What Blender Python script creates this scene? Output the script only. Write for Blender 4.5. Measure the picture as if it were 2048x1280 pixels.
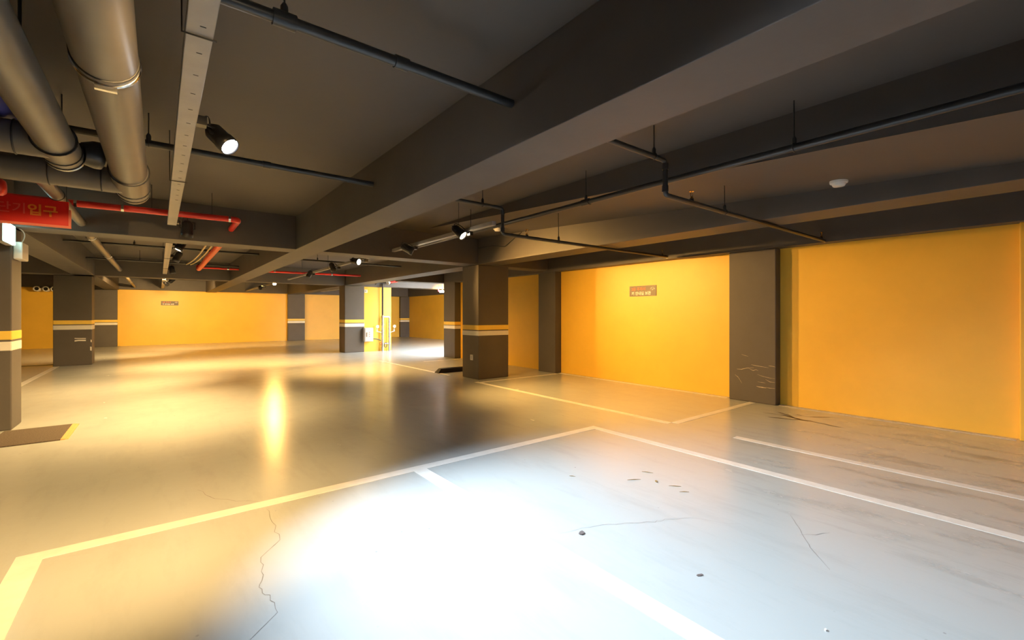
import bpy, math, random
from mathutils import Vector, Matrix, Quaternion

for o in list(bpy.data.objects):
    bpy.data.objects.remove(o)
scene = bpy.context.scene
COL = scene.collection
rnd = random.Random(7)

# ------------------------------------------------------------------ camera
cam_d = bpy.data.cameras.new('camera')
cam_d.sensor_width = 36.0
cam_d.lens = 897.5 / 2048 * 36
cam_d.shift_y = -11 / 2048
cam_d.clip_start = 0.05
cam_d.clip_end = 200
cam = bpy.data.objects.new('camera', cam_d)
COL.objects.link(cam)
cam.location = (0, 0, 1.3)
cam.rotation_euler = (math.radians(90), 0, math.radians(-38.2))
scene.camera = cam

# ------------------------------------------------------------------ world: overcast daylight outside the exit
world = bpy.data.worlds.new('overcast_sky')
scene.world = world
world.use_nodes = True
bg = world.node_tree.nodes['Background']
bg.inputs['Color'].default_value = (0.86, 0.93, 1.0, 1)
bg.inputs['Strength'].default_value = 26.0

# a light portal in the exit opening: guides daylight sampling, adds no light of its own
pd = bpy.data.lights.new('exit_portal', 'AREA')
pd.shape = 'RECTANGLE'
pd.size = 4.3
pd.size_y = 14.0
pd.cycles.is_portal = True
po = bpy.data.objects.new('exit_portal', pd)
COL.objects.link(po)
po.location = (9.45, 7.5, 3.05)      # over the open ramp yard, facing down

# ------------------------------------------------------------------ exposure
vs = scene.view_settings
vs.view_transform = 'Standard'
vs.look = 'None'
vs.gamma = 1.0
vs.use_curve_mapping = False
vs.exposure = 0.0

WARM = (1.0, 0.54, 0.14)
WARMW = (1.0, 0.62, 0.24)
COOL = (0.74, 0.86, 1.0)

# ------------------------------------------------------------------ mesh helpers
class MB:
    def __init__(self):
        self.v = []; self.f = []; self.s = []; self.m = []
        self.mi = 0
    def _add(self, vs_, fs_, smooth=False):
        n = len(self.v)
        self.v += [tuple(p) for p in vs_]
        for f in fs_:
            self.f.append(tuple(i + n for i in f)); self.s.append(smooth); self.m.append(self.mi)
    def box(self, x0, x1, y0, y1, z0, z1):
        v = [(x, y, z) for z in (z0, z1) for y in (y0, y1) for x in (x0, x1)]
        f = [(0, 2, 3, 1), (4, 5, 7, 6), (0, 1, 5, 4), (2, 6, 7, 3), (0, 4, 6, 2), (1, 3, 7, 5)]
        self._add(v, f); return self
    def boxc(self, c, size, rot=None):
        hx, hy, hz = (s / 2 for s in size)
        v = [Vector((x, y, z)) for z in (-hz, hz) for y in (-hy, hy) for x in (-hx, hx)]
        if rot: v = [rot @ p for p in v]
        v = [p + Vector(c) for p in v]
        f = [(0, 2, 3, 1), (4, 5, 7, 6), (0, 1, 5, 4), (2, 6, 7, 3), (0, 4, 6, 2), (1, 3, 7, 5)]
        self._add(v, f); return self
    def prism(self, poly, z0, z1):
        n = len(poly)
        v = [(x, y, z0) for x, y in poly] + [(x, y, z1) for x, y in poly]
        f = [tuple(range(n - 1, -1, -1)), tuple(range(n, 2 * n))]
        f += [(i, (i + 1) % n, n + (i + 1) % n, n + i) for i in range(n)]
        self._add(v, f); return self
    def tube(self, path, r, n=12, caps=True, smooth=True):
        path = [Vector(p) for p in path]
        k = len(path)
        rs = r if isinstance(r, (list, tuple)) else [r] * k
        t0 = (path[1] - path[0]).normalized()
        up = Vector((0, 0, 1)) if abs(t0.z) < 0.9 else Vector((1, 0, 0))
        nrm = t0.cross(up).normalized()
        rings = []
        tp = t0
        for i in range(k):
            if i == 0: t = (path[1] - path[0]).normalized(); sc = 1
            elif i == k - 1: t = (path[-1] - path[-2]).normalized(); sc = 1
            else:
                a = (path[i] - path[i - 1]).normalized(); b = (path[i + 1] - path[i]).normalized()
                t = (a + b)
                t = t.normalized() if t.length > 1e-6 else a
                sc = 1
            q = tp.rotation_difference(t); nrm = (q @ nrm).normalized(); tp = t
            bn = t.cross(nrm)
            rings.append([path[i] + (nrm * math.cos(2 * math.pi * j / n) + bn * math.sin(2 * math.pi * j / n)) * rs[i] * sc for j in range(n)])
        v = [p for rg in rings for p in rg]
        f = []
        for i in range(k - 1):
            for j in range(n):
                f.append((i * n + j, i * n + (j + 1) % n, (i + 1) * n + (j + 1) % n, (i + 1) * n + j))
        self._add(v, f, smooth)
        if caps:
            self._add(rings[0], [tuple(range(n - 1, -1, -1))])
            self._add(rings[-1], [tuple(range(n))])
        return self
    def lathe(self, prof, origin=(0, 0, 0), axis=(0, 0, 1), n=20, smooth=True):
        """prof: list of (radius, height) along axis"""
        q = Vector((0, 0, 1)).rotation_difference(Vector(axis).normalized())
        o = Vector(origin)
        v = []
        for r, h in prof:
            for j in range(n):
                a = 2 * math.pi * j / n
                v.append(o + q @ Vector((r * math.cos(a), r * math.sin(a), h)))
        f = []
        for i in range(len(prof) - 1):
            for j in range(n):
                f.append((i * n + j, i * n + (j + 1) % n, (i + 1) * n + (j + 1) % n, (i + 1) * n + j))
        self._add(v, f, smooth)
        if prof[0][0] > 1e-4: self._add(v[:n], [tuple(range(n - 1, -1, -1))])
        if prof[-1][0] > 1e-4: self._add(v[-n:], [tuple(range(n))])
        return self
    def torus(self, c, axis, R, r, n=24, m=8):
        q = Vector((0, 0, 1)).rotation_difference(Vector(axis).normalized())
        v = []
        for i in range(n):
            a = 2 * math.pi * i / n
            for j in range(m):
                b = 2 * math.pi * j / m
                v.append(Vector(c) + q @ Vector(((R + r * math.cos(b)) * math.cos(a), (R + r * math.cos(b)) * math.sin(a), r * math.sin(b))))
        f = [(i * m + j, ((i + 1) % n) * m + j, ((i + 1) % n) * m + (j + 1) % m, i * m + (j + 1) % m) for i in range(n) for j in range(m)]
        self._add(v, f, True); return self
    def ribbon(self, pts, widths, z, h=0.0012):
        """flat tapering strip on the floor (x,y points)"""
        L = []; R = []
        k = len(pts)
        for i in range(k):
            a = Vector(pts[max(i - 1, 0)]); b = Vector(pts[min(i + 1, k - 1)])
            t = (b - a).normalized(); nn = Vector((-t.y, t.x))
            w = widths[i] if isinstance(widths, (list, tuple)) else widths
            p = Vector(pts[i])
            L.append(p + nn * w / 2); R.append(p - nn * w / 2)
        v = [(p.x, p.y, z + h) for p in L] + [(p.x, p.y, z + h) for p in R]
        f = [(k + i, k + i + 1, i + 1, i) for i in range(k - 1)]
        self._add(v, f); return self
    def build(self, name, mat, parent=None, loc=(0, 0, 0), bevel=0):
        me = bpy.data.meshes.new(name)
        L = Vector(loc)
        me.from_pydata([tuple(Vector(p) - L) for p in self.v], [], self.f)
        me.polygons.foreach_set('use_smooth', self.s)
        for mm in (mat if isinstance(mat, (list, tuple)) else [mat]):
            me.materials.append(mm)
        me.polygons.foreach_set('material_index', self.m)
        me.update()
        o = bpy.data.objects.new(name, me)
        COL.objects.link(o)
        if parent is not None:
            o.parent = parent
            base = Vector((0, 0, 0)); p = parent
            while p is not None:
                base += p.location; p = p.parent
            o.location = L - base
        else:
            o.location = L
        if bevel:
            b = o.modifiers.new('bevel', 'BEVEL'); b.width = bevel; b.segments = 2; b.limit_method = 'ANGLE'
        return o

def tag(o, label, cat, group=None, kind=None):
    o['label'] = label; o['category'] = cat
    if group: o['group'] = group
    if kind: o['kind'] = kind
    return o
def struct(o, label=None):
    o['kind'] = 'structure'
    if label: o['label'] = label
    return o
def thing(name, loc, label, cat, group=None):
    o = bpy.data.objects.new(name, None)
    o.empty_display_size = 0.1
    COL.objects.link(o); o.location = loc
    return tag(o, label, cat, group)
def arc(p0, c, p1, n=8):
    """quadratic curve points"""
    p0, c, p1 = Vector(p0), Vector(c), Vector(p1)
    return [p0 * (1 - t) ** 2 + c * 2 * t * (1 - t) + p1 * t * t for t in [i / n for i in range(n + 1)]]

# ------------------------------------------------------------------ materials
def new_mat(name):
    m = bpy.data.materials.new(name); m.use_nodes = True
    nt = m.node_tree
    return m, nt, nt.nodes['Principled BSDF']
def node(nt, typ, **kw):
    n = nt.nodes.new(typ)
    for k, v in kw.items():
        if k in n.inputs: n.inputs[k].default_value = v
        else: setattr(n, k, v)
    return n
def paint(name, col, rough=0.5, var=0.12, scale=3.0, bump=0.02, bscale=60, metallic=0.0, spec=0.5, col2=None):
    m, nt, p = new_mat(name)
    tc = node(nt, 'ShaderNodeNewGeometry')
    nz = node(nt, 'ShaderNodeTexNoise', Scale=scale, Detail=6.0, Roughness=0.6)
    nt.links.new(tc.outputs['Position'], nz.inputs['Vector'])
    mx = node(nt, 'ShaderNodeMix', data_type='RGBA')
    c2 = col2 or tuple(c * (1 - var) for c in col)
    c1 = tuple(min(1, c * (1 + var * 0.5)) for c in col)
    mx.inputs[6].default_value = (*c2, 1); mx.inputs[7].default_value = (*c1, 1)
    rp = node(nt, 'ShaderNodeMapRange'); rp.inputs['From Min'].default_value = 0.3; rp.inputs['From Max'].default_value = 0.7
    nt.links.new(nz.outputs['Fac'], rp.inputs['Value']); nt.links.new(rp.outputs['Result'], mx.inputs[0])
    nt.links.new(mx.outputs[2], p.inputs['Base Color'])
    p.inputs['Roughness'].default_value = rough; p.inputs['Metallic'].default_value = metallic
    p.inputs['Specular IOR Level'].default_value = spec
    if bump:
        nb = node(nt, 'ShaderNodeTexNoise', Scale=bscale, Detail=3.0)
        nt.links.new(tc.outputs['Position'], nb.inputs['Vector'])
        b = node(nt, 'ShaderNodeBump', Strength=bump * 5, Distance=0.01)
        nt.links.new(nb.outputs['Fac'], b.inputs['Height']); nt.links.new(b.outputs['Normal'], p.inputs['Normal'])
    return m
def emis(name, col, strength):
    m, nt, p = new_mat(name)
    p.inputs['Base Color'].default_value = (*col, 1)
    p.inputs['Emission Color'].default_value = (*col, 1)
    p.inputs['Emission Strength'].default_value = strength
    return m

def floor_material():
    m, nt, p = new_mat('floor_epoxy')
    g = node(nt, 'ShaderNodeNewGeometry')
    lk = nt.links.new
    # broad tone variation
    n1 = node(nt, 'ShaderNodeTexNoise', Scale=0.55, Detail=5.0, Roughness=0.55)
    lk(g.outputs['Position'], n1.inputs['Vector'])
    c1 = node(nt, 'ShaderNodeMix', data_type='RGBA')
    c1.inputs[6].default_value = (0.43, 0.455, 0.44, 1); c1.inputs[7].default_value = (0.52, 0.545, 0.53, 1)
    lk(n1.outputs['Fac'], c1.inputs[0])
    # drive-direction scuffs, stretched along the lane
    mp = node(nt, 'ShaderNodeMapping'); mp.inputs['Scale'].default_value = (2.6, 0.55, 1); mp.inputs['Rotation'].default_value = (0, 0, 0.15)
    lk(g.outputs['Position'], mp.inputs['Vector'])
    n2 = node(nt, 'ShaderNodeTexNoise', Scale=2.2, Detail=8.0, Roughness=0.68)
    lk(mp.outputs['Vector'], n2.inputs['Vector'])
    r2 = node(nt, 'ShaderNodeMapRange'); r2.inputs['From Min'].default_value = 0.50; r2.inputs['From Max'].default_value = 0.74
    lk(n2.outputs['Fac'], r2.inputs['Value'])
    # worn and oily patch in the bay near the wall (x 4..6.8, y -1.5..1.8)
    sx = node(nt, 'ShaderNodeVectorMath', operation='DISTANCE'); sx.inputs[1].default_value = (5.3, 0.2, 0)
    lk(g.outputs['Position'], sx.inputs[0])
    r3 = node(nt, 'ShaderNodeMapRange'); r3.inputs['From Min'].default_value = 2.6; r3.inputs['From Max'].default_value = 0.4
    r3.inputs['To Min'].default_value = 0.13; r3.inputs['To Max'].default_value = 0.95
    lk(sx.outputs['Value'], r3.inputs['Value'])
    mu = node(nt, 'ShaderNodeMath', operation='MULTIPLY')
    lk(r2.outputs['Result'], mu.inputs[0]); lk(r3.outputs['Result'], mu.inputs[1])
    c2 = node(nt, 'ShaderNodeMix', data_type='RGBA'); c2.inputs[7].default_value = (0.11, 0.105, 0.085, 1)
    lk(mu.outputs['Value'], c2.inputs[0]); lk(c1.outputs[2], c2.inputs[6])
    # small dark specks of grit
    v = node(nt, 'ShaderNodeTexVoronoi', Scale=7.0); v.inputs['Randomness'].default_value = 1.0
    lk(g.outputs['Position'], v.inputs['Vector'])
    r4 = node(nt, 'ShaderNodeMapRange'); r4.inputs['From Min'].default_value = 0.055; r4.inputs['From Max'].default_value = 0.035
    lk(v.outputs['Distance'], r4.inputs['Value'])
    n5 = node(nt, 'ShaderNodeTexNoise', Scale=1.3); lk(g.outputs['Position'], n5.inputs['Vector'])
    r5 = node(nt, 'ShaderNodeMapRange'); r5.inputs['From Min'].default_value = 0.5; r5.inputs['From Max'].default_value = 0.62; r5.inputs['To Max'].default_value = 0.55
    lk(n5.outputs['Fac'], r5.inputs['Value'])
    m5 = node(nt, 'ShaderNodeMath', operation='MULTIPLY'); lk(r4.outputs['Result'], m5.inputs[0]); lk(r5.outputs['Result'], m5.inputs[1])
    c3 = node(nt, 'ShaderNodeMix', data_type='RGBA'); c3.inputs[7].default_value = (0.10, 0.09, 0.08, 1)
    lk(m5.outputs['Value'], c3.inputs[0]); lk(c2.outputs[2], c3.inputs[6])
    lk(c3.outputs[2], p.inputs['Base Color'])
    # gloss: polished epoxy, duller where scuffed
    rr = node(nt, 'ShaderNodeMapRange'); rr.inputs['To Min'].default_value = 0.19; rr.inputs['To Max'].default_value = 0.38
    lk(mu.outputs['Value'], rr.inputs['Value'])
    n6 = node(nt, 'ShaderNodeTexNoise', Scale=4.0, Detail=4.0); lk(g.outputs['Position'], n6.inputs['Vector'])
    ad = node(nt, 'ShaderNodeMath', operation='MULTIPLY_ADD'); ad.inputs[1].default_value = 0.10
    lk(n6.outputs['Fac'], ad.inputs[0]); lk(rr.outputs['Result'], ad.inputs[2])
    lk(ad.outputs['Value'], p.inputs['Roughness'])
    p.inputs['Specular IOR Level'].default_value = 0.8
    nb = node(nt, 'ShaderNodeTexNoise', Scale=9.0, Detail=3.0); lk(g.outputs['Position'], nb.inputs['Vector'])
    b = node(nt, 'ShaderNodeBump', Strength=0.10, Distance=0.01); lk(nb.outputs['Fac'], b.inputs['Height'])
    lk(b.outputs['Normal'], p.inputs['Normal'])
    return m

M = {}
M['floor'] = floor_material()
M['line'] = paint('line_paint', (0.80, 0.79, 0.74), 0.35, 0.10, 9.0, 0)
M['wallline'] = paint('wall_joint_paint', (0.60, 0.58, 0.52), 0.5, 0.25, 9.0, 0)
M['dark'] = paint('charcoal_paint', (0.094, 0.084, 0.078), 0.55, 0.14, 1.6, 0.01, 30)
M['ceil'] = paint('ceiling_charcoal_paint', (0.086, 0.074, 0.067), 0.6, 0.10, 0.8, 0.01, 20)
M['yellow'] = paint('yellow_wall_paint', (0.86, 0.53, 0.06), 0.42, 0.07, 1.2, 0.008, 14)
M['ystripe'] = paint('yellow_stripe_paint', (0.88, 0.62, 0.10), 0.4, 0.06, 6, 0)
M['wstripe'] = paint('white_stripe_paint', (0.80, 0.79, 0.75), 0.4, 0.06, 6, 0)
M['pvc'] = paint('grey_pvc', (0.15, 0.135, 0.115), 0.38, 0.10, 5, 0)
M['pvc_joint'] = paint('pvc_joint_dark', (0.03, 0.03, 0.03), 0.5, 0.1, 5, 0)
M['black'] = paint('black_pipe_paint', (0.032, 0.033, 0.036), 0.35, 0.2, 12, 0)
M['blackmetal'] = paint('black_lamp_metal', (0.022, 0.022, 0.025), 0.35, 0.2, 20, 0)
M['galv'] = paint('galvanised_steel', (0.55, 0.54, 0.52), 0.35, 0.25, 18, 0, metallic=0.9)
M['tray'] = paint('wireway_grey', (0.30, 0.285, 0.27), 0.4, 0.1, 8, 0)
M['slot'] = paint('dark_slot', (0.02, 0.02, 0.02), 0.8, 0.1, 8, 0)
M['red'] = paint('red_pipe_paint', (0.72, 0.028, 0.018), 0.35, 0.1, 6, 0)
M['chrome'] = paint('chrome', (0.8, 0.8, 0.8), 0.15, 0.05, 6, 0, metallic=1.0)
M['brass'] = paint('brass', (0.75, 0.50, 0.22), 0.25, 0.1, 30, 0, metallic=1.0)
M['copper'] = paint('red_handle', (0.55, 0.10, 0.05), 0.4, 0.1, 30, 0)
M['white'] = paint('white_plastic', (0.80, 0.78, 0.74), 0.35, 0.04, 10, 0)
M['greybox'] = paint('grey_box_metal', (0.52, 0.51, 0.52), 0.4, 0.06, 10, 0)
M['blue'] = paint('blue_pipe_wrap', (0.10, 0.12, 0.55), 0.35, 0.1, 6, 0)
M['rubber'] = paint('black_rubber', (0.022, 0.021, 0.020), 0.7, 0.2, 30, 0.02, 120)
M['mat'] = paint('brown_carpet', (0.12, 0.092, 0.068), 0.95, 0.45, 90, 0.12, 260)
M['matedge'] = paint('tan_mat_edging', (0.62, 0.36, 0.13), 0.6, 0.1, 30, 0)
M['signred'] = paint('red_sign_sheet', (0.70, 0.012, 0.008), 0.4, 0.03, 4, 0)
M['signedge'] = paint('lit_edge_pale_rim', (0.80, 0.20, 0.13), 0.45, 0.03, 4, 0)  # paler red: light on the sign edges put into colour; also pipe rim
M['orange'] = paint('orange_lettering', (0.85, 0.25, 0.03), 0.45, 0.03, 6, 0)
M['fadered'] = paint('faded_lettering', (0.72, 0.10, 0.07), 0.45, 0.03, 6, 0)
M['signgrey'] = paint('taupe_sign', (0.15, 0.115, 0.09), 0.45, 0.05, 6, 0)
M['lettw'] = paint('white_lettering', (0.85, 0.82, 0.76), 0.5, 0.03, 6, 0)
M['lettr'] = paint('red_lettering', (0.85, 0.18, 0.08), 0.5, 0.03, 6, 0)
M['cream'] = paint('cream_cable', (0.70, 0.55, 0.30), 0.45, 0.05, 6, 0)
M['crack'] = paint('crack_dark', (0.20, 0.18, 0.15), 0.8, 0.3, 30, 0)
M['stain'] = paint('brown_stain', (0.10, 0.07, 0.035), 0.45, 0.4, 25, 0)
M['leaf'] = paint('dry_leaf', (0.16, 0.13, 0.12), 0.8, 0.4, 60, 0)
M['straw'] = paint('dry_straw', (0.30, 0.21, 0.09), 0.8, 0.3, 60, 0)
M['chip'] = paint('paint_chip', (0.85, 0.85, 0.82), 0.6, 0.1, 60, 0)
M['scratch'] = paint('pale_scratch', (0.50, 0.42, 0.33), 0.7, 0.4, 60, 0)
M['lens_warm'] = emis('lens_warm', (1.0, 0.80, 0.52), 60)
M['lens_cool'] = emis('lens_cool', (0.95, 0.97, 1.0), 90)
M['exit_glow'] = emis('exit_light_face', (0.62, 1.0, 0.90), 9)
M['lamp_white'] = emis('white_lamp_face', (1.0, 0.97, 0.93), 5)
M['lamp_red'] = emis('red_lamp_face', (1.0, 0.12, 0.2), 3)

# ------------------------------------------------------------------ room shell
SOF = 2.295; CEIL = 2.80; WX = 7.07; FY = 24.5; RX = 11.5
floor = MB().box(-8, RX + 0.2, -4, FY + 0.2, -0.12, 0).build('floor', M['floor']); struct(floor)
ceil = MB()
ceil.prism([(-8, -4), (7.3, -4), (7.3, 14.5), (RX + 0.2, 14.5), (RX + 0.2, FY + 0.2), (-8, FY + 0.2)], CEIL, CEIL + 0.2)
ceiling = struct(ceil.build('ceiling', M['ceil']))
wr = MB().box(WX, 7.3, -4, 12.1, 0, CEIL).build('wall_right', M['yellow']); struct(wr)
struct(MB().box(-8, RX + 0.2, FY, FY + 0.2, 0, CEIL).build('wall_far', M['yellow']))
struct(MB().box(RX, RX + 0.2, 3, FY, 0, CEIL).build('wall_exit_side', M['yellow']))
struct(MB().box(-8.2, -8, -4, FY + 0.2, 0, CEIL).build('wall_left', M['yellow']))
struct(MB().box(-8.2, 7.3, -4.2, -4, 0, CEIL).build('wall_behind', M['yellow']))
struct(MB().box(5.62, 6.62, 15.5, 15.8, 0, CEIL).build('wall_core', M['yellow']))
cw = MB().box(4.98, 6.62, 15.46, 15.84, 2.27, CEIL).build('beam', M['dark']); struct(cw)

def beam(x0, x1, y0, y1, z0=SOF, z1=CEIL):
    return struct(MB().box(x0, x1, y0, y1, z0, z1).build('beam', M['dark'], bevel=0.004))
beam(1.65, 2.04, -4, 24.2)                 # main beam
beam(4.98, 5.45, -4, 24.2)
beam(-1.70, -1.28, -4, 24.2)
beam(6.87, WX, -4, 12.1, 2.25)             # beam along the wall
beam(-8, 1.65, 7.42, 7.85); beam(2.04, 4.98, 7.42, 7.85); beam(5.45, 6.87, 7.42, 7.85)
beam(-8, 1.65, 15.5, 15.95); beam(2.04, 4.98, 15.5, 15.95); beam(6.62, RX, 15.5, 15.95)
beam(-8, RX, 24.2, FY, 2.33)
beam(5.45, RX, 12.1, 12.45, 2.26)
beam(RX - 0.14, RX, 12.45, 24.2, 2.33)
# sloping underside of the ramp above the bay
sl = MB()
zz = lambda y: 2.405 + 0.056 * y
sl._add([(3.70, -4, zz(-4)), (4.98, -4, zz(-4)), (4.98, 7.05, zz(7.05)), (3.70, 7.05, zz(7.05)),
         (3.70, -4, CEIL), (4.98, -4, CEIL), (4.98, 7.05, CEIL), (3.70, 7.05, CEIL)],
        [(0, 3, 2, 1), (0, 1, 5, 4), (3, 0, 4, 7), (1, 2, 6, 5)])
struct(sl.build('ceiling_ramp_underside', M['ceil']))

def column(x0, x1, y0, y1, z1=SOF, stripes=True, zs=(1.09, 0.985, 0.975, 0.872)):
    c = struct(MB().box(x0, x1, y0, y1, 0, z1).build('column', M['dark'], bevel=0.012))
    if stripes:
        e = 0.003
        MB().box(x0 - e, x1 + e, y0 - e, y1 + e, zs[1], zs[0]).build('yellow_stripe', M['ystripe'], c, bevel=0.012)
        MB().box(x0 - e, x1 + e, y0 - e, y1 + e, zs[3], zs[2]).build('white_stripe', M['wstripe'], c, bevel=0.012)
    return c
colA = column(4.99, 5.745, 7.42, 8.02)
colL = column(-2.05, -1.30, 7.44, 7.90, zs=(1.12, 1.012, 1.0, 0.89))
col2 = column(-2.08, -1.365, 15.9, 16.5, zs=(1.155, 1.045, 1.03, 0.91))
colC = column(4.95, 5.62, 15.45, 16.05, zs=(1.13, 1.01, 0.995, 0.875))
pilD = column(6.86, WX, 11.45, 12.1)
pilM = column(6.88, WX, 7.2, 7.76, 2.25, False)
pilN = column(6.91, WX, 2.70, 3.37, 2.25, False)
column(-2.02, -1.33, 24.3, FY, 2.33); column(5.02, 5.80, 24.3, FY, 2.33); column(10.95, RX, 24.3, FY, 2.33)
struct(MB().box(6.96, WX, -1.2, 0.40, 0, 2.25).build('wall_return_right', M['yellow'], bevel=0.01))
# pale worn-through scuffs on the pilaster and the column
def scuff(parent, pts, w, x):
    m = MB()
    k = len(pts)
    v = []
    for i, (y, z) in enumerate(pts):
        ww = w * (0.25 if i in (0, k - 1) else rnd.uniform(0.6, 1.2))
        v += [(x, y, z + ww / 2), (x, y, z - ww / 2)]
    m._add(v, [(2 * i, 2 * i + 1, 2 * i + 3, 2 * i + 2) for i in range(k - 1)])
    m.build('scuff', M['scratch'], parent)
for pts, w in [
    ([(3.06, .556), (3.0, .548), (2.92, .540), (2.82, .532)], .008),
    ([(3.27, .472), (3.2, .474), (3.12, .500), (3.02, .513)], .009),
    ([(3.10, .50), (3.03, .47), (2.99, .49), (2.96, .475)], .007),
    ([(2.985, .246), (2.95, .240), (2.90, .238), (2.85, .236)], .016),
    ([(2.86, .243), (2.80, .240), (2.73, .244)], .010),
    ([(2.97, .312), (2.90, .310), (2.86, .305)], .006),
    ([(2.97, .42), (2.9, .40), (2.8, .385), (2.73, .384)], .007),
    ([(2.86, .36), (2.8, .33), (2.73, .33)], .007),
    ([(3.30, .385), (3.25, .35), (3.21, .29), (3.195, .262)], .008),
    ([(3.2, .70), (3.15, .685), (3.1, .675)], .006),
    ([(2.82, .56), (2.77, .558), (2.725, .55)], .008)]:
    scuff(pilN, [(y - .02, z) for y, z in pts], w, 6.9085)
def scuffy(parent, pts, w, y):
    m = MB(); v = []
    for x, z in pts: v += [(x, y, z + w / 2), (x, y, z - w / 2)]
    m._add(v, [(2 * i, 2 * i + 1, 2 * i + 3, 2 * i + 2) for i in range(len(pts) - 1)])
    m.build('scuff', M['wstripe'], parent)
scuffy(col2, [(-1.69, .69), (-1.6, .685), (-1.48, .681)], .02, 15.897)
scuffy(col2, [(-1.69, .625), (-1.62, .637), (-1.48, .632)], .035, 15.897)
scuffy(col2, [(-1.40, .42), (-1.37, .41)], .10, 15.897)
scuffy(col2, [(-1.39, .62), (-1.37, .61)], .06, 15.897)

# ------------------------------------------------------------------ floor markings, cracks, stains (parts of the floor)
def pline(x0, x1, y0, y1, m='line', h=0.002):
    return MB().box(x0, x1, y0, y1, 0.0, h).build('parking_line', M[m], floor)
pline(-0.60, 3.98, 3.42, 3.525)
pline(-0.60, -0.485, -1, 3.42)
pline(1.66, 1.775, -1, 3.42)
pline(3.885, 3.98, -1.5, 3.42)
pline(4.76, 4.85, 3.05, 7.22)
pline(4.76, 4.85, -1.5, 2.28)
pline(4.85, 6.90, 2.97, 3.06)
pline(4.85, 6.86, 7.08, 7.17)
pline(6.93, 7.03, 3.43, 7.17)
pline(4.83, 4.92, 8.35, 12.2)
pline(-2.06, -1.95, 10.0, 15.8)
pline(6.95, 7.05, 0.42, 2.68, 'wallline', 0.004)
pline(5.75, 6.86, 11.20, 11.28)
MB().box(-7.9, -2.09, 16.40, 16.47, 0.0, 0.004).build('drain_joint', M['slot'], floor)
def ribbon(name, pts, w, mat):
    pts = [(p[0], p[1]) for p in pts]
    # subdivide with jitter
    out = [pts[0]]
    for a, b in zip(pts, pts[1:]):
        n = 4
        for i in range(1, n + 1):
            t = i / n
            j = 0 if i == n else rnd.uniform(-.012, .012)
            out.append((a[0] + (b[0] - a[0]) * t + j, a[1] + (b[1] - a[1]) * t + j))
    k = len(out)
    ws = [w * (0.4 + 0.6 * math.sin(math.pi * (i + .3) / (k - .4))) * rnd.uniform(.6, 1.2) for i in range(k)]
    return MB().ribbon(out, ws, 0.0, 0.0008 if name == 'crack' else 0.0010).build(name, M[mat], floor)
ribbon('crack', [(.565, 3.37), (.558, 3.13), (.549, 2.86), (.429, 2.717), (.41, 2.527), (.375, 2.424), (.405, 2.328), (.407, 2.171), (.286, 2.056)], .0032, 'crack')
ribbon('crack', [(.225, 4.053), (.311, 3.779), (.552, 3.535)], .004, 'crack')
ribbon('crack', [(1.871, 1.917), (2.068, 1.858), (2.284, 1.763), (2.437, 1.651), (2.528, 1.64), (2.666, 1.55), (2.834, 1.313)], .0025, 'crack')
ribbon('crack', [(3.216, 1.172), (3.02, 1.04), (2.855, .939), (2.684, .794)], .003, 'crack')
ribbon('crack', [(2.97, 1.029), (3.138, .928)], .003, 'crack')
for pts, w in [([(6.167, 1.716), (6.192, 1.85), (6.215, 1.95)], .022), ([(6.215, 1.95), (6.25, 2.06), (6.23, 2.15), (6.285, 2.262), (6.339, 2.42)], .05),
               ([(6.24, 2.12), (6.15, 2.22), (6.07, 2.46)], .035), ([(6.64, 1.96), (6.58, 2.05), (6.50, 2.14)], .03),
               ([(6.28, 2.24), (6.38, 2.34), (6.47, 2.50)], .03), ([(6.47, 2.22), (6.53, 2.3)], .025), ([(6.32, 2.4), (6.30, 2.62)], .018)]:
    ribbon('stain', pts, w, 'stain')

# ------------------------------------------------------------------ spotlights
def spotlight(loc, aim, label, power, cone, col, blend=1.0, lens='lens_warm', mount=None, r=0.065, length=0.17, group='ceiling spotlights'):
    loc = Vector(loc); aim = Vector(aim)
    d = (aim - loc).normalized()
    root = thing('spotlight', loc, label, 'spotlight', group)
    can = MB()
    # lens centre at loc; body extends back along -d
    can.lathe([(0.0, -length - .02), (r * .55, -length - .015), (r * .9, -length + .02), (r * .92, -.05), (r, -.045), (r, .012), (r * .90, .012), (r * .88, -.004)], loc, d, 24)
    hs = can.build('lamp_housing', M['blackmetal'], root, loc)
    MB().lathe([(r * .87, -.006), (r * .6, .002), (0.0, .005)], loc, d, 24).build('lens', M[lens], hs, loc)
    mnt = Vector(mount) if mount else loc + Vector((-.14, 0, .14))
    piv = loc - d * (length * .55)
    side = d.cross(Vector((0, 0, 1))).normalized()
    yk = MB()
    yk.tube([piv + side * (r + .012), piv + side * (r + .012) - d * .06 + Vector((0, 0, .02)), mnt + side * .02], .007, 8)
    yk.tube([piv - side * (r + .012), piv - side * (r + .012) - d * .06 + Vector((0, 0, .02)), mnt - side * .02], .007, 8)
    yk.tube([piv + side * (r + .016), piv - side * (r + .016)], .009, 8)
    yk.build('yoke', M['blackmetal'], root, loc)
    MB().boxc(mnt, (.05, .06, .05)).build('clamp', M['blackmetal'], root, loc)
    back = loc - d * (length + .015)
    MB().tube(arc(back, back + Vector((0, 0, .12)), mnt + Vector((0, .05, .02)), 8), .005, 6).build('cable', M['blackmetal'], root, loc)
    ld = bpy.data.lights.new('spot_beam', 'SPOT')
    ld.energy = power; ld.color = col; ld.spot_size = math.radians(cone); ld.spot_blend = blend
    ld.shadow_soft_size = 0.035
    lo = bpy.data.objects.new('spot_beam', ld); COL.objects.link(lo)
    lo.parent = root
    lo.location = d * 0.03
    lo.rotation_mode = 'QUATERNION'
    lo.rotation_quaternion = Vector((0, 0, -1)).rotation_difference(d)
    return root
LX = .126
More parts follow.
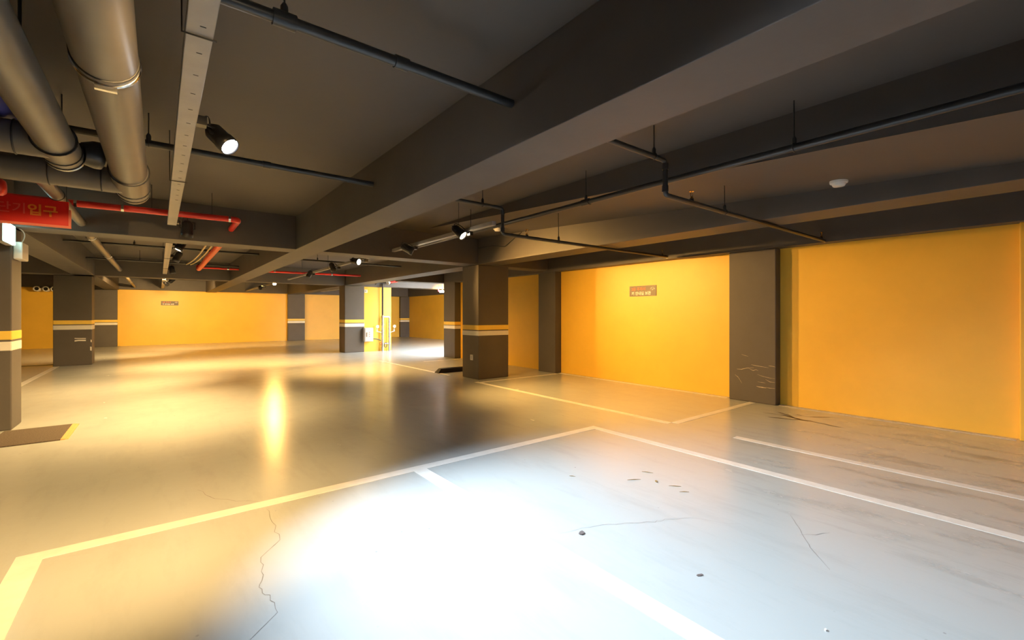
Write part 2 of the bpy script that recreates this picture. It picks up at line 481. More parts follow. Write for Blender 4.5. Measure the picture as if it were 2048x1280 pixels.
spotlight((.347, 3.32, 2.36), (2.2, 1.55, 0), 'white spotlight glaring toward the viewer below the near wireway', 1400, 84, COOL, 1.0, 'lens_cool', (.195, 3.18, 2.425), .06, .16)
spotlight((.30, -.30, 2.30), (2.8, 1.0, 0), 'white spotlight on the wireway overhead, behind the warm one out of view', 260, 92, COOL, 1.0, 'lens_cool', (.195, -.35, 2.425))
spotlight((.28, 1.15, 2.30), (-.35, 4.9, 0), 'warm spotlight at the near end of the wireway, overhead out of view', 1500, 76, WARMW, mount=(.195, 1.10, 2.425))
spotlight((.265, 6.72, 2.25), (.15, 7.1, 0), 'black spotlight pointing down where the wireway meets the first cross beam', 620, 116, WARMW, mount=(.195, 6.78, 2.425))
spotlight((.24, 8.88, 2.33), (-.9, 8.7, 0), 'black spotlight tilted sideways with glowing lens, first past the cross beam', 620, 124, WARMW, mount=(.195, 8.98, 2.425))
spotlight((.25, 10.7, 2.33), (-.9, 11.6, 0), 'black spotlight second past the cross beam beside the curving cream cables', 800, 120, WARMW, mount=(.195, 10.8, 2.425))
spotlight((.27, 13.93, 2.32), (.7, 14.2, 0), 'black spotlight hanging just before the second cross beam', 648, 115, WARMW, mount=(.195, 14.0, 2.425))
spotlight((.28, 17.5, 2.33), (-2.6, 21, 0), 'small spotlight between second cross beam and the far yellow wall', 950, 125, WARMW, mount=(.195, 17.6, 2.425))
spotlight((.22, 19.3, 2.32), (2.0, 24.3, .3), 'bright small spotlight farthest along the wireway above the small wall sign', 810, 115, WARMW, mount=(.195, 19.2, 2.425))
spotlight((3.12, 5.00, 2.33), (4.4, 2.6, 0), 'glaring warm spotlight in front of the striped square column', 330, 84, WARM, mount=(3.20, 4.95, 2.357))
spotlight((3.09, 6.42, 2.28), (6.9, 4.7, .2), 'tilted warm spotlight with looping cable before the striped square column', 720, 104, WARM, mount=(3.20, 6.55, 2.357))
spotlight((3.02, 8.60, 2.31), (6.5, 2.4, .8), 'glaring warm spotlight above the dark column with the grey box', 1400, 72, WARM, mount=(3.20, 8.7, 2.357))
spotlight((3.12, 10.5, 2.30), (4.2, 11.0, 0), 'small twin-glow spotlight just behind the glaring one over the middle lane', 800, 140, WARM, mount=(3.20, 10.4, 2.357))
spotlight((3.09, 12.6, 2.30), (2.2, 14.3, 0), 'small spotlight facing down beside the thin red pipe', 702, 115, WARM, mount=(3.20, 12.5, 2.357))
spotlight((3.02, 16.6, 2.32), (2.8, 12.6, 0), 'small glaring warm spotlight beyond the second cross beam', 200, 118, WARM, mount=(3.20, 16.7, 2.357))
spotlight((3.06, 19.5, 2.30), (4.2, 24.3, .6), 'tiny spotlight nearest the far wall in the middle bay', 450, 115, WARM, mount=(3.20, 19.4, 2.357))

# wireways carrying the spotlights
def wireway(x, w, z, h, y0, y1, label, slots=True, hang=True):
    o = thing('wireway', (x, (y0 + y1) / 2, z), label, 'wireway', 'wireways')
    MB().box(x - w / 2, x + w / 2, y0, y1, z, z + h).build('channel', M['tray'], o, (x, (y0 + y1) / 2, z), bevel=0.003)
    y = y0 + .3; i = 0
    while y < y1 - .1 and slots and i < 40:
        MB().boxc((x + w * .08, y, z - .0006), (w * .22, .004, .0014)).build('slot', M['slot'], o)
        y += .22; i += 1
    y = y0 + .75
    while y < y1 and hang:
        m = MB()
        m.tube([(x - w / 2 - .012, y, CEIL), (x - w / 2 - .012, y, z - .006), (x + w / 2 + .012, y, z - .006)], .004, 6)
        m.build('hanger', M['blackmetal'], o)
        y += 2.45
    return o
wireway(LX, .09, 2.40, .05, -3.5, 6.93, 'grey slotted wireway under the near ceiling carrying the white spotlight')
wireway(LX, .09, 2.40, .05, 7.88, 15.45, 'grey wireway between the first and second cross beams')
wireway(LX, .09, 2.40, .05, 15.98, 24.15, 'grey wireway running from second cross beam to far wall')
wireway(3.20, .06, 2.385, .05, 4.42, 7.40, 'thin grey wireway holding two warm spotlights before the striped column', False)
wireway(3.20, .06, 2.385, .05, 7.88, 15.45, 'thin grey wireway holding warm spotlights past the striped column', False)
wireway(3.20, .06, 2.385, .05, 15.98, 24.15, 'thin grey wireway holding the most distant warm spotlights', False)

# ------------------------------------------------------------------ big drain pipes
def clamp_ring(root, c, axis, R, steel=False):
    MB().torus(c, axis, R + .001, .0045 if not steel else .008).build('clamp' if steel else 'joint_ring', M['chrome' if steel else 'pvc_joint'], root)
def collar(root, a, b, R):
    MB().tube([a, b], R, 28).build('collar', M['pvc'], root)
PR = .105
z1 = 2.34
p1 = thing('drain_pipe', (-.17, 1.5, z1), 'thick grey drain pipe nearer the wireway, turning down to a capped elbow', 'pipe', 'thick drain pipes')
MB().tube([(-.17, -3.9, z1), (-.17, 4.25, z1)], PR, 32).build('pipe_body', M['pvc'], p1)
collar(p1, (-.17, 4.25, z1), (-.17, 4.92, z1), PR + .008)
MB().lathe([(PR + .008, 0), (PR + .006, .03), (PR * .85, .065), (PR * .5, .085), (0, .09)], (-.17, 4.92, z1), (0, 1, 0), 32).build('end_cap', M['pvc'], p1)
clamp_ring(p1, (-.17, 2.42, z1), (0, 1, 0), PR); clamp_ring(p1, (-.17, 2.47, z1), (0, 1, 0), PR, True)
clamp_ring(p1, (-.17, 4.25, z1), (0, 1, 0), PR + .009); clamp_ring(p1, (-.17, 4.72, z1), (0, 1, 0), PR + .009); clamp_ring(p1, (-.17, 4.86, z1), (0, 1, 0), PR + .009)
MB().boxc((-.17, 2.47, z1 - PR - .012), (.07, .02, .018)).build('clamp_bolt', M['chrome'], p1)
MB().tube([(-1.27, 4.60, z1 - .01), (-.20, 4.60, z1 - .01)], .092, 28).build('branch_pipe', M['pvc'], p1)
clamp_ring(p1, (-.34, 4.60, z1 - .01), (1, 0, 0), .093); clamp_ring(p1, (-.62, 4.60, z1 - .01), (1, 0, 0), .092)
MB().box(-.176, -.164, 3.0, 3.012, z1 + PR, CEIL).build('hanger_strap', M['pvc_joint'], p1)

z2 = 2.34
PR2 = .092
p2 = thing('drain_pipe', (-.488, 1.5, z2), 'thick grey drain pipe at the upper corner beside the blue pipe', 'pipe', 'thick drain pipes')
MB().tube([(-.488, -3.9, z2), (-.488, 3.75, z2)], PR2, 32).build('pipe_body', M['pvc'], p2)
collar(p2, (-.488, 3.75, z2), (-.488, 4.12, z2), PR2 + .008)
MB().lathe([(PR2 + .008, 0), (PR2 + .006, .03), (PR2 * .85, .065), (PR2 * .5, .085), (0, .09)], (-.488, 4.12, z2), (0, 1, 0), 32).build('end_cap', M['pvc'], p2)
for y in (3.75, 3.98, 4.08): clamp_ring(p2, (-.488, y, z2), (0, 1, 0), PR2 + .009)
clamp_ring(p2, (-.488, 4.12, z2), (0, 1, 0), PR2 + .004, True)
MB().tube([(-1.27, 3.86, z2), (-.52, 3.86, z2)], .095, 28).build('branch_pipe', M['pvc'], p2)
clamp_ring(p2, (-.66, 3.86, z2), (1, 0, 0), .096)
MB().lathe([(.07, 0), (.09, .06), (.09, .09), (.075, .10)], (-.40, 4.10, z2 + .03), (1, .4, .1), 24).build('vent_cap', M['black'], p2)
MB().box(-.506, -.494, 3.0, 3.012, z2 + PR2, CEIL).build('hanger_strap', M['pvc_joint'], p2)

# small slanting waste pipe below
p3 = thing('waste_pipe', (-.73, 5.9, 2.39), 'narrow grey waste pipe slanting behind the red sign', 'pipe')
MB().tube([(-.73, 4.74, 2.38), (-.73, 7.42, 2.40)], .045, 20).build('pipe_body', M['pvc'], p3)
clamp_ring(p3, (-.73, 5.75, 2.388), (0, 1, 0), .053)
MB().tube([(-.73, 4.70, 2.38), (-.73, 5.75, 2.388)], .052, 20).build('collar', M['pvc'], p3)
p3b = thing('waste_pipe', (-.80, 9, 2.48), 'narrow grey waste pipe crossing the bay behind the first cross beam', 'pipe')
MB().tube([(-.80, 7.84, 2.47), (-.80, 15.51, 2.47)], .052, 16).build('pipe_body', M['pvc'], p3b)
for y in (9.2, 12.0): clamp_ring(p3b, (-.80, y, 2.47), (0, 1, 0), .053, True)
p3c = thing('waste_pipe', (-.77, 19, 2.46), 'short grey waste pipe running from the second cross beam to the far wall', 'pipe')
MB().tube([(-.78, 15.94, 2.45), (-.78, 24.21, 2.45)], .045, 12).build('pipe_body', M['pvc'], p3c)
clamp_ring(p3c, (-.78, 20.5, 2.45), (0, 1, 0), .046, True)

# blue wrapped pipe at the edge
pb = thing('blue_pipe', (-.72, 2.5, 2.515), 'blue wrapped pipe with rounded end beside the thick drain pipes', 'pipe')
MB().tube([(-.72, 2.25, 2.515), (-.72, 4.05, 2.515)], .075, 24).build('pipe_body', M['blue'], pb)
MB().lathe([(.075, 0), (.07, .04), (.045, .075), (0, .085)], (-.72, 4.05, 2.515), (0, 1, 0), 24).build('end_cap', M['blue'], pb)
MB().box(-.725, -.715, 2.8, 2.83, 2.585, CEIL).build('hanger_strap', M['pvc_joint'], pb)

# ------------------------------------------------------------------ black sprinkler pipes
def fitting(root, p, axis, r, l=.05):
    a = Vector(axis).normalized() * l / 2
    MB().tube([Vector(p) - a, Vector(p) + a], r, 14).build('coupling', M['black'], root)
def rod(root, x, y, z0, z1):
    m = MB(); m.tube([(x, y, z0), (x, y, z1)], .0045, 6); m.lathe([(.012, -.005), (.016, 0), (.016, .035), (.008, .05)], (x, y, z0), (0, 0, 1), 8)
    m.build('hanger_rod', M['black'], root)
def clevis(root, p, axis, r):
    MB().torus(p, axis, r + .002, .004, 16, 6).build('clevis', M['black'], root)
def head(root, x, y, z):
    m = MB()
    m.lathe([(.016, 0), (.016, .018), (.010, .02), (.010, .032)], (x, y, z), (0, 0, 1), 10)
    m.tube([(x - .012, y, z + .03), (x - .016, y, z + .055), (x - .004, y, z + .075)], .003, 6)
    m.tube([(x + .012, y, z + .03), (x + .016, y, z + .055), (x + .004, y, z + .075)], .003, 6)
    m.lathe([(.02, .075), (.02, .078)], (x, y, z), (0, 0, 1), 10)
    m.build('sprinkler_head', M['brass'], root)
    MB().lathe([(.020, -.01), (.020, .01), (.014, .012)], (x, y, z), (0, 0, 1), 10).build('head_socket', M['black'], root)

def sprinkler(y, zu, zl, xd, xend, label, rods, heads, xl=-1.27):
    o = thing('sprinkler_pipe', (xd, y, zl), label, 'sprinkler pipe', 'black sprinkler pipes')
    r = .021
    MB().tube([(xl, y, zu), (1.66, y, zu)], r + .004, 16).build('pipe_run', M['black'], o)
    MB().tube([(2.03, y, zu), (xd - .04, y, zu)] + arc((xd - .04, y, zu), (xd, y, zu), (xd, y, zu - .04), 5)[1:] + [(xd, y, zl + .04)] +
              arc((xd, y, zl + .04), (xd, y, zl), (xd + .04, y, zl), 5)[1:] + [(xend, y, zl)], r, 16).build('pipe_drop', M['black'], o)
    fitting(o, (xd, y, zu - .05), (0, 0, 1), r + .005); fitting(o, (xd, y, zl + .05), (0, 0, 1), r + .005)
    MB().lathe([(r + .003, 0), (r + .003, .03), (.0, .032)], (xend, y, zl), (1, 0, 0), 14).build('end_plug', M['galv'], o)
    for x, z, top in rods:
        rod(o, x, y, z + r, top); clevis(o, (x, y, z), (1, 0, 0), r + .003)
    for x in heads: head(o, x, y, zl + r)
    return o
s1 = sprinkler(2.10, 2.553, 2.272, 3.24, 6.88, 'black sprinkler pipe with a stepped drop, nearer one crossing to the wall',
          [(.42, 2.553, CEIL), (3.085, 2.553, CEIL), (4.22, 2.272, zz(2.1) + .002)], [3.64, 6.78])
fitting(s1, (.95, 2.10, 2.553), (1, 0, 0), .031, .07); fitting(s1, (.42, 2.10, 2.553), (1, 0, 0), .034, .09)
s2 = sprinkler(4.30, 2.575, 2.265, 3.24, 6.68, 'black sprinkler pipe with a stepped drop, farther one ending above wall sign',
          [(-.52, 2.575, CEIL), (-.06, 2.575, CEIL), (2.95, 2.575, CEIL), (4.17, 2.265, zz(4.3) + .002)], [3.62, 6.55])
fitting(s2, (.72, 4.30, 2.575), (1, 0, 0), .030, .06)
s3 = thing('sprinkler_pipe', (3.5, 1.7, 2.47), 'straight black sprinkler pipe hung along the lane beside the sloping slab', 'sprinkler pipe', 'black sprinkler pipes')
MB().tube([(3.50, -3.9, 2.47), (3.50, 7.40, 2.47)], .026, 16).build('pipe_run', M['black'], s3)
for y in (1.25, 3.2, 5.4):
    rod(s3, 3.50, y, 2.496, CEIL); clevis(s3, (3.50, y, 2.47), (0, 1, 0), .028)
fitting(s3, (3.50, 3.2, 2.47), (0, 1, 0), .034, .10)
for k, (y, lab) in enumerate(((10.6, 'thin dark sprinkler pipe in the bay behind the first cross beam'), (13.6, 'thin dark sprinkler pipe just before the second cross beam'))):
    o = thing('sprinkler_pipe', (0, y, 2.55), lab, 'sprinkler pipe', 'black sprinkler pipes')
    MB().tube([(-1.27, y, 2.55), (1.64, y, 2.55)], .02, 12).build('pipe_run', M['black'], o)
    for x in (-.35, .85): rod(o, x, y, 2.57, CEIL); clevis(o, (x, y, 2.55), (1, 0, 0), .022)
o = thing('sprinkler_pipe', (3.4, 11, 2.55), 'thin dark sprinkler pipe hung on rods past the striped square column', 'sprinkler pipe', 'black sprinkler pipes')
MB().tube([(2.05, 11.0, 2.55), (4.97, 11.0, 2.55)], .02, 12).build('pipe_run', M['black'], o)
for x in (2.9, 3.9): rod(o, x, 11.0, 2.57, CEIL); clevis(o, (x, 11.0, 2.55), (1, 0, 0), .022)
# bent black conduit on the beam face over the striped column
MB().tube([(4.972, 6.05, 2.735), (4.968, 6.12, 2.71), (4.968, 6.52, 2.542), (4.968, 6.95, 2.60), (4.972, 7.40, 2.61)], .008, 8).build('black_conduit', M['black'])
tag(bpy.data.objects['black_conduit'], 'black conduit bent on the beam face behind the glaring spotlight', 'conduit')

# ------------------------------------------------------------------ red fire pipes
rp = thing('fire_pipe', (0, 6.65, 2.5), 'red fire pipe along the near face of the first cross beam, elbowing into it', 'pipe', 'red fire pipes')
MB().tube([(-1.29, 6.65, 2.48), (.72, 6.65, 2.503)] + arc((.72, 6.65, 2.503), (.80, 6.65, 2.504), (.80, 6.74, 2.504), 6)[1:] + [(.80, 7.43, 2.50)], .036, 20).build('pipe_body', M['red'], rp)
for x, z in ((-.70, 2.487), (-.32, 2.491), (.70, 2.503)): MB().tube([(x - .012, 6.65, z), (x + .012, 6.65, z)], .039, 20).build('band_clamp', M['chrome'], rp)
for x in (-.065, .515):
    MB().tube([(x, 6.65, 2.53), (x, 6.65, CEIL)], .004, 6).build('hanger_rod', M['black'], rp)
rq = thing('fire_pipe', (.8, 11, 2.45), 'red fire pipe running along the bay behind the first cross beam', 'pipe', 'red fire pipes')
MB().tube([(.80, 7.84, 2.47), (.80, 13.9, 2.46)] + arc((.80, 13.9, 2.46), (.80, 14.1, 2.46), (.80, 14.12, 2.55), 4)[1:], .052, 18).build('pipe_body', M['red'], rq)
MB().tube([(.80, 13.6, 2.47), (1.64, 13.6, 2.475)], .022, 12).build('branch_pipe', M['red'], rq)
MB().tube([(1.38, 13.6, 2.474), (1.42, 13.6, 2.474)], .027, 12).build('band_clamp', M['chrome'], rq)
rr_ = thing('fire_pipe', (3.4, 14, 2.5), 'thin red fire pipe stretched across the middle bay', 'pipe', 'red fire pipes')
MB().tube([(2.05, 14.0, 2.495), (4.97, 14.0, 2.515)], .03, 14).build('pipe_body', M['red'], rr_)
for x in (2.55, 4.1): MB().tube([(x - .02, 14, 2.505), (x + .02, 14, 2.505)], .034, 12).build('band_clamp', M['chrome'], rr_)
re_ = thing('fire_pipe', (-1.1, 5.2, 2.3), 'red fire pipe end with pale rim at the picture edge above the red sign', 'pipe', 'red fire pipes')
MB().tube([(-1.29, 5.2, 2.29), (-.98, 5.2, 2.29)], .062, 22).build('pipe_body', M['red'], re_)
MB().lathe([(.066, 0), (.066, .03), (.05, .05), (0, .055)], (-.99, 5.2, 2.29), (1, 0, 0), 22).build('end_cap', M['red'], re_)
MB().torus((-.985, 5.2, 2.29), (1, 0, 0), .066, .005).build('rim', M['signedge'], re_)

# cream cables
for dx, lab in ((0, 'cream cable drooping from the ceiling, the one nearer the wireway'), (.085, 'cream cable drooping from the ceiling, the one nearer the red pipe')):
    pts = arc((.62 + dx, 7.84, 2.49), (.66 + dx, 10.2, 2.50), (.62 + dx, 11.4, 2.50), 8) + arc((.62 + dx, 11.4, 2.50), (.60 + dx, 12.6, 2.50), (.53 + dx, 13.58, 2.53), 6)[1:]
    tag(MB().tube(pts, .014, 8).build('drooping_cable', M['cream']), lab, 'cable', 'drooping cream cables')
tag(MB().tube(arc((-1.28, 5.45, 2.42), (-1.0, 5.35, 2.40), (-.785, 5.3, 2.39), 10), .006, 6).build('grey_wire', M['white']), 'thin pale wire strung behind the red sign', 'wire')

# ------------------------------------------------------------------ text
def text_mesh(name, body, size, mat, parent, origin, xdir, updir, bold=0.0, extrude=0.0):
    cu = bpy.data.curves.new(name, 'FONT'); cu.body = body; cu.size = size; cu.offset = bold
    to = bpy.data.objects.new(name, cu); COL.objects.link(to)
    bpy.context.view_layer.update()
    me = bpy.data.meshes.new_from_object(to.evaluated_get(bpy.context.evaluated_depsgraph_get()))
    bpy.data.objects.remove(to)
    X = Vector(xdir).normalized(); U = Vector(updir).normalized(); N = X.cross(U)
    O = Vector(origin)
    for v in me.vertices:
        c = v.co.copy(); v.co = O + X * c.x + U * c.y + N * c.z
    me.materials.clear(); me.materials.append(mat); me.name = name
    o = bpy.data.objects.new(name, me); COL.objects.link(o)
    if parent is not None:
        o.parent = parent; base = Vector((0, 0, 0)); p = parent
        while p is not None: base += p.location; p = p.parent
        o.location = -base
    return o

# red hanging sign
SY = 5.70
sg = thing('hanging_sign', (-1.1, SY, 2.1), 'red hanging sign with orange lettering below the grey drain pipes', 'sign')
sf = MB().box(-1.70, -.645, SY, SY + .03, 2.103, 2.322).build('sign_face', M['signred'], sg)
MB().box(-1.70, -.630, SY - .004, SY + .034, 2.084, 2.103).build('sign_lit_edge', M['signedge'], sg)  # bottom and right edges coloured lighter, as if catching light
MB().box(-.645, -.630, SY - .004, SY + .034, 2.103, 2.25).build('sign_lit_edge', M['signedge'], sg)
text_mesh('lettering', '입구', .105, M['orange'], sf, (-.905, SY - .003, 2.183), (1, 0, 0), (0, 0, 1), .003)
text_mesh('lettering', '단기', .100, M['fadered'], sf, (-1.090, SY - .003, 2.188), (1, 0, 0), (0, 0, 1), .001)
for x in (-1.6, -.66): MB().tube([(x, SY + .015, 2.32), (x, SY + .015, CEIL)], .003, 6).build('hanger_wire', M['black'], sg)

# parking notices on the yellow walls
def notice(origin, xdir, n, W, H, label):
    X = Vector(xdir); N = Vector(n); U = Vector((0, 0, 1)); O = Vector(origin)
    o = thing('wall_notice', O, label, 'sign', 'double-parking notices')
    c = O + X * W / 2 + U * H / 2 + N * .004
    rot = Matrix((X, N, U)).transposed()
    pl = MB().boxc(c, (W, .008, H), rot).build('notice_plate', M['signgrey'], o)
    f = N * .0095
    text_mesh('lettering', '2중 주차시', H * .36, M['lettr'], pl, O + X * W * .08 + U * H * .57 + f, X, U, .001)
    text_mesh('lettering', '키 안내실 보관', H * .36, M['lettw'], pl, O + X * W * .08 + U * H * .15 + f, X, U, .002)
    m = MB()
    pts = [O + X * W * (.87 + .07 * math.cos(a)) + U * H * (.70 + .10 * math.sin(a)) + f for a in [math.pi * (0.1 + .8 * i / 6) for i in range(7)]]
    m.tube(pts, H * .022, 5)
    for dx in (-.07, -.02, .03, .07): m.boxc(O + X * W * (.87 + dx) + U * H * .66 + f, (W * .018, .001, H * .08), rot)
    m.boxc(O + X * W * .87 + U * H * .56 + f, (W * .04, .001, H * .04), rot)
    m.build('emblem', M['lettw'], pl)
    return o
notice((WX, 5.345, 1.640), (0, -1, 0), (-1, 0, 0), .585, .195, 'taupe double-parking notice on the bright yellow wall beside the pilaster')
notice((.07, FY, 1.695), (1, 0, 0), (0, -1, 0), .605, .185, 'brown double-parking notice on the far yellow wall')

# ------------------------------------------------------------------ exit light and small box by the near column
ex = thing('exit_light', (-1.34, 7.25, 2.1), 'glowing green-white exit light box at the top of the near column', 'exit light')
MB().box(-1.345, -1.285, 6.98, 7.43, 2.07, 2.29).build('housing', M['greybox'], ex, bevel=.004)
MB().box(-1.285, -1.268, 6.99, 7.42, 2.078, 2.285).build('lit_face', M['exit_glow'], ex)
sb = thing('wall_box', (-1.26, 8.0, 2.0), 'small white box on the lit side of the near column with thin wire', 'box')
MB().box(-1.30, -1.225, 7.50, 7.80, 1.93, 2.13).build('case', M['white'], sb, bevel=.012)
MB().tube(arc((-1.26, 7.65, 2.13), (-1.20, 7.66, 2.25), (-1.275, 7.62, 2.30), 8), .005, 6).build('wire', M['white'], sb)

# ------------------------------------------------------------------ detectors
def detector(x, y, z, r, label):
    o = thing('smoke_detector', (x, y, z), label, 'smoke detector', 'ceiling detectors')
    MB().lathe([(r, .004), (r, -.016), (r * .95, -.022)], (x, y, z), (0, 0, 1), 24).build('base_ring', M['white'], o)
    MB().lathe([(r * .74, -.018), (r * .74, -.036), (r * .62, -.048), (0, -.05)], (x, y, z), (0, 0, 1), 24).build('sensor_head', M['white'], o)
detector(4.72, 1.33, zz(1.33) - .0, .068, 'round white smoke detector on the sloping slab near the wall')
detector(4.45, 6.05, zz(6.05), .07, 'round white detector beside the sprinkler drop near the glaring spotlight')
detector(-.35, 9.0, CEIL, .07, 'white ceiling detector behind the first cross beam above the waste pipe')

# ------------------------------------------------------------------ rubber mat, wheel stop, socket
mt = thing('door_mat', (-1.04, 6.95, 0), 'brown carpet mat with tan edging beside the near column', 'mat')
MB().box(-1.345, -.80, 6.525, 7.37, 0, .012).build('carpet', M['mat'], mt, bevel=.004)
MB().box(-.80, -.765, 6.53, 7.37, 0, .010).build('edging', M['matedge'], mt)
MB().box(-.765, -.742, 6.54, 7.365, 0, .006).build('edging', M['matedge'], mt)
ws = MB()
ys = [(8.76, 0), (8.80, .09), (8.88, .10), (8.92, .09), (8.95, 0)]
def wsec(x, ins):
    return [(x + ins * (z / .10), y, z) for y, z in ys]
a = wsec(4.83, .10); b = wsec(5.72, -.10)
n5 = len(ys)
ws._add(a + b, [(i, i + 1, n5 + i + 1, n5 + i) for i in range(n5 - 1)] + [(4, 3, 2, 1, 0), (5, 6, 7, 8, 9)])
tag(ws.build('wheel_stop', M['rubber'], bevel=.006), 'black rubber wheel stop on the floor beside the striped square column', 'wheel stop')
ol = thing('wall_socket', (4.98, 7.66, .43), 'small white power socket low on the striped square column', 'socket')
MB().box(4.978, 4.992, 7.615, 7.705, .375, .485).build('cover_plate', M['white'], ol, bevel=.003)
MB().box(4.974, 4.979, 7.645, 7.675, .395, .465).build('outlet_slot', M['greybox'], ol)

# ------------------------------------------------------------------ core wall: grey box, risers, gauges, sounder
CY = 15.5
gb = thing('control_box', (5.73, CY, .35), 'grey control box low on the yellow wall beside the dark column', 'control box')
MB().box(5.57, 5.88, CY - .20, CY, .36, .84).build('case', M['greybox'], gb, bevel=.008)
gd = MB().box(5.595, 5.865, CY - .212, CY - .20, .38, .82).build('door', M['greybox'], gb, bevel=.004)
MB().box(5.63, 5.66, CY - .22, CY - .212, .53, .68).build('handle', M['chrome'], gd)
for z in (.54, .61, .68): MB().lathe([(.012, 0), (.012, .012), (0, .014)], (5.74, CY - .212, z), (0, -1, 0), 10).build('button', M['copper'], gd)
MB().tube(arc((5.88, CY - .1, .44), (6.05, CY - .12, .46), (6.19, CY - .1, .38), 8), .016, 8).build('conduit', M['black'], gb)
rz = thing('riser_pipe', (6.25, CY - .12, 0), 'pair of silver riser pipes with black upper pipe on the yellow wall', 'pipe')
MB().tube([(6.25, CY - .12, 1.25), (6.25, CY - .12, 2.40)], .032, 14).build('upper_pipe', M['black'], rz)
MB().tube([(6.25, CY - .12, 0), (6.25, CY - .12, 1.27)], .042, 16).build('riser', M['galv'], rz)
MB().tube([(6.50, CY - .12, 0), (6.50, CY - .12, 1.16)] + arc((6.50, CY - .12, 1.16), (6.50, CY - .12, 1.22), (6.44, CY - .12, 1.22), 4)[1:] + [(6.25, CY - .12, 1.22)], .036, 16).build('riser', M['galv'], rz)
MB().tube([(6.25, CY - .12, .26), (6.50, CY - .12, .26)], .026, 12).build('cross_pipe', M['galv'], rz)
for z in (1.22, .95, .72, .60, .26, .12): MB().tube([(6.25, CY - .12, z - .022), (6.25, CY - .12, z + .022)], .056, 14).build('flange', M['galv'], rz)
for z in (1.05, .80, .50, .26): MB().tube([(6.50, CY - .12, z - .018), (6.50, CY - .12, z + .018)], .048, 14).build('flange', M['galv'], rz)
MB().torus((6.16, CY - .17, .27), (1, 0.3, 0), .05, .009, 16, 6).build('valve_wheel', M['copper'], rz)
MB().torus((6.34, CY - .18, .22), (.6, -1, 0), .085, .012, 18, 6).build('valve_wheel', M['black'], rz)
def gauge(x, s, label):
    o = thing('pressure_gauge', (x, CY - .13, .87), label, 'gauge', 'pressure gauges')
    MB().lathe([(.052, 0), (.055, .03), (.050, .034)], (x, CY - .13, .875), (0, -1, 0), 20).build('gauge_case', M['chrome'], o)
    MB().lathe([(.048, .034), (0, .036)], (x, CY - .13, .875), (0, -1, 0), 20).build('dial', M['white'], o)
    MB().tube([(x, CY - .12, .82), (x, CY - .12, .70), (x + s, CY - .12, .66)], .012, 8).build('stem', M['galv'], o)
    MB().torus((x, CY - .12, .72), (0, 1, 0), .03, .006, 14, 6).build('siphon_loop', M['galv'], o)
gauge(6.05, .16, 'round pressure gauge beside the grey control box')
gauge(6.68, -.15, 'round pressure gauge at the daylight end of the yellow core wall')
sw = thing('wall_switch', (5.68, CY, 2.11), 'small white square fixture high on the yellow core wall', 'switch')
MB().box(5.63, 5.74, CY - .03, CY, 2.06, 2.17).build('cover_plate', M['white'], sw, bevel=.006)
MB().lathe([(.03, 0), (.03, .01), (0, .012)], (5.685, CY - .03, 2.115), (0, -1, 0), 14).build('knob', M['greybox'], sw)
hn = thing('siren_horn', (6.42, CY - .1, 2.42), 'white siren horn with red body under the beam by the daylight opening', 'siren')
MB().lathe([(.08, 0), (.075, .02), (.04, .09), (.03, .13)], (6.40, CY - .20, 2.42), (.9, .2, .25), 16).build('horn', M['white'], hn)
MB().tube([(6.50, CY - .19, 2.45), (6.78, CY - .13, 2.50), (6.92, CY - .06, 2.56)], .035, 12).build('red_body', M['red'], hn)
tag(MB().tube([(6.02, CY - .06, 2.36), (6.06, CY - .06, 2.41), (6.2, CY - .06, 2.42), (6.62, CY - .05, 2.42)], .014, 8).build('conduit_stub', M['black']), 'short black conduit above the silver riser pipes', 'conduit')
# lamps near the daylight opening
bx = thing('ceiling_lamp', (8.45, 15, 2.1), 'white glowing lamp box hung in the daylight opening', 'lamp')
MB().box(8.34, 8.56, 14.96, 15.05, 2.13, 2.215).build('lamp_case', M['lamp_white'], bx, bevel=.01)
MB().tube([(8.45, 15.01, 2.21), (8.45, 15.01, CEIL)], .006, 6).build('hanger_rod', M['white'], bx)
ld = bpy.data.lights.new('lamp_glow', 'SPOT'); ld.energy = 600; ld.color = WARM; ld.spot_size = math.radians(130); ld.spot_blend = 1.0; ld.shadow_soft_size = .06
lo = bpy.data.objects.new('lamp_glow', ld); COL.objects.link(lo); lo.parent = bx; lo.location = (0, .10, .0)
lo.rotation_mode = 'QUATERNION'; lo.rotation_quaternion = Vector((0, 0, -1)).rotation_difference(Vector((3.0, 5.5, -1.0)).normalized())
rl = thing('warning_lamp', (8.28, 15, 2.2), 'tiny red warning lamp hung in the daylight opening', 'lamp')
MB().lathe([(.018, 0), (.018, .09), (.008, .11)], (8.28, 15.0, 2.17), (0, 0, 1), 10).build('lamp_glass', M['lamp_red'], rl)
MB().tube([(8.28, 15.0, 2.27), (8.28, 15.0, CEIL)], .005, 6).build('hanger_rod', M['black'], rl)
# cable tray glowing behind the dark column
ct = thing('cable_tray', (5.9, 20, 2.4), 'pale cable tray under the ceiling before the far wall', 'cable tray')
MB().box(5.80, 5.95, 16.1, 21.5, 2.34, 2.38).build('tray_channel', M['tray'], ct)
for y in (17, 20.5): MB().tube([(5.80, y, 2.38), (5.80, y, CEIL)], .005, 6).build('hanger_rod', M['black'], ct)

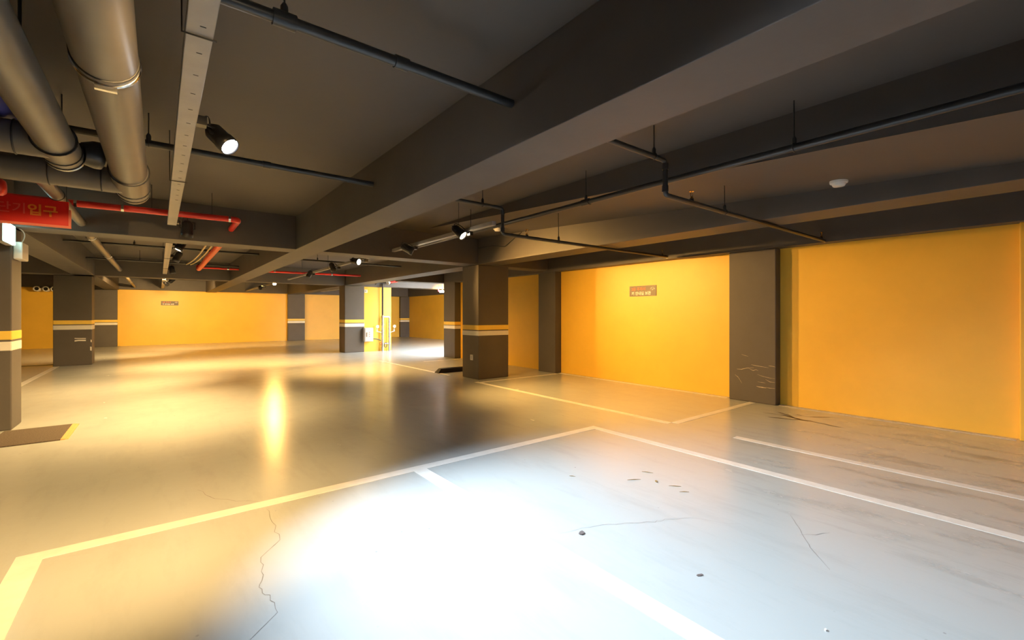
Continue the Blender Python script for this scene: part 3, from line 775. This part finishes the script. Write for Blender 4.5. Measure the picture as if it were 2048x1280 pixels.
# nozzles high on the far wall
for x, lab in ((-3.59, 'first of three round white vent nozzles high on the far wall'), (-3.35, 'second of three round white vent nozzles high on the far wall'), (-3.13, 'third of three round white vent nozzles, partly hidden by the column')):
    o = thing('vent_nozzle', (x, FY, 2.27), lab, 'vent', 'vent nozzles')
    MB().lathe([(.098, 0), (.098, .36), (.092, .37), (.064, .36), (.062, .30)], (x, FY - .02, 2.265), (0, -1, 0), 20).build('nozzle_sleeve', M['white'], o)
    MB().lathe([(.062, 0), (0, .001)], (x, FY - .326, 2.265), (0, -1, 0), 20).build('dark_bore', M['slot'], o)

# ------------------------------------------------------------------ litter on the floor
def leafy(name, x, y, L, W, ang, mat, label, cat, h=.004):
    m = MB(); n = 9
    pts = []
    for i in range(n):
        a = 2 * math.pi * i / n
        rr = rnd.uniform(.55, 1.1)
        px, py = math.cos(a) * L / 2 * rr, math.sin(a) * W / 2 * rr
        pts.append((x + px * math.cos(ang) - py * math.sin(ang), y + px * math.sin(ang) + py * math.cos(ang)))
    m.prism(pts, 0.0004, h)
    return tag(m.build(name, M[mat]), label, cat)
leafy('dry_leaf', 1.972, 1.838, .055, .035, .6, 'leaf', 'crumpled grey dry leaf in the white pool of light', 'leaf', .008)
leafy('paint_chip', 2.155, .653, .016, .010, .3, 'chip', 'tiny white paint chip near the lower edge of the floor', 'paint chip', .006)
leafy('dry_leaf', 2.118, 1.177, .035, .022, -.4, 'leaf', 'small dark leaf scrap between the two long bay lines', 'leaf', .004)
leafy('dry_leaf', 3.041, 2.052, .045, .022, .9, 'straw', 'small tan leaf scrap in the middle of the straw litter', 'leaf', .006)
def straw(x, y, L, ang, label):
    dx, dy = math.cos(ang) * L / 2, math.sin(ang) * L / 2
    tag(MB().tube([(x - dx, y - dy, .003), (x, y + .003, .004), (x + dx, y + dy, .003)], [.0012, .003, .001], 6).build('straw_bit', M['straw']), label, 'straw', 'dry straw bits')
straw(3.159, 2.212, .09, -1.1, 'longest dry straw bit lying by the bay line corner')
straw(2.933, 2.177, .11, -.55, 'pale flat straw bit closest to the light pool')
straw(3.066, 1.904, .09, -.8, 'dark straw bit at the near side of the straw litter')
straw(3.02, 1.80, .07, -.7, 'short straw bit below the other straw litter')
straw(2.608, 2.53, .05, -.9, 'lone short straw bit between pool of light and bay corner')
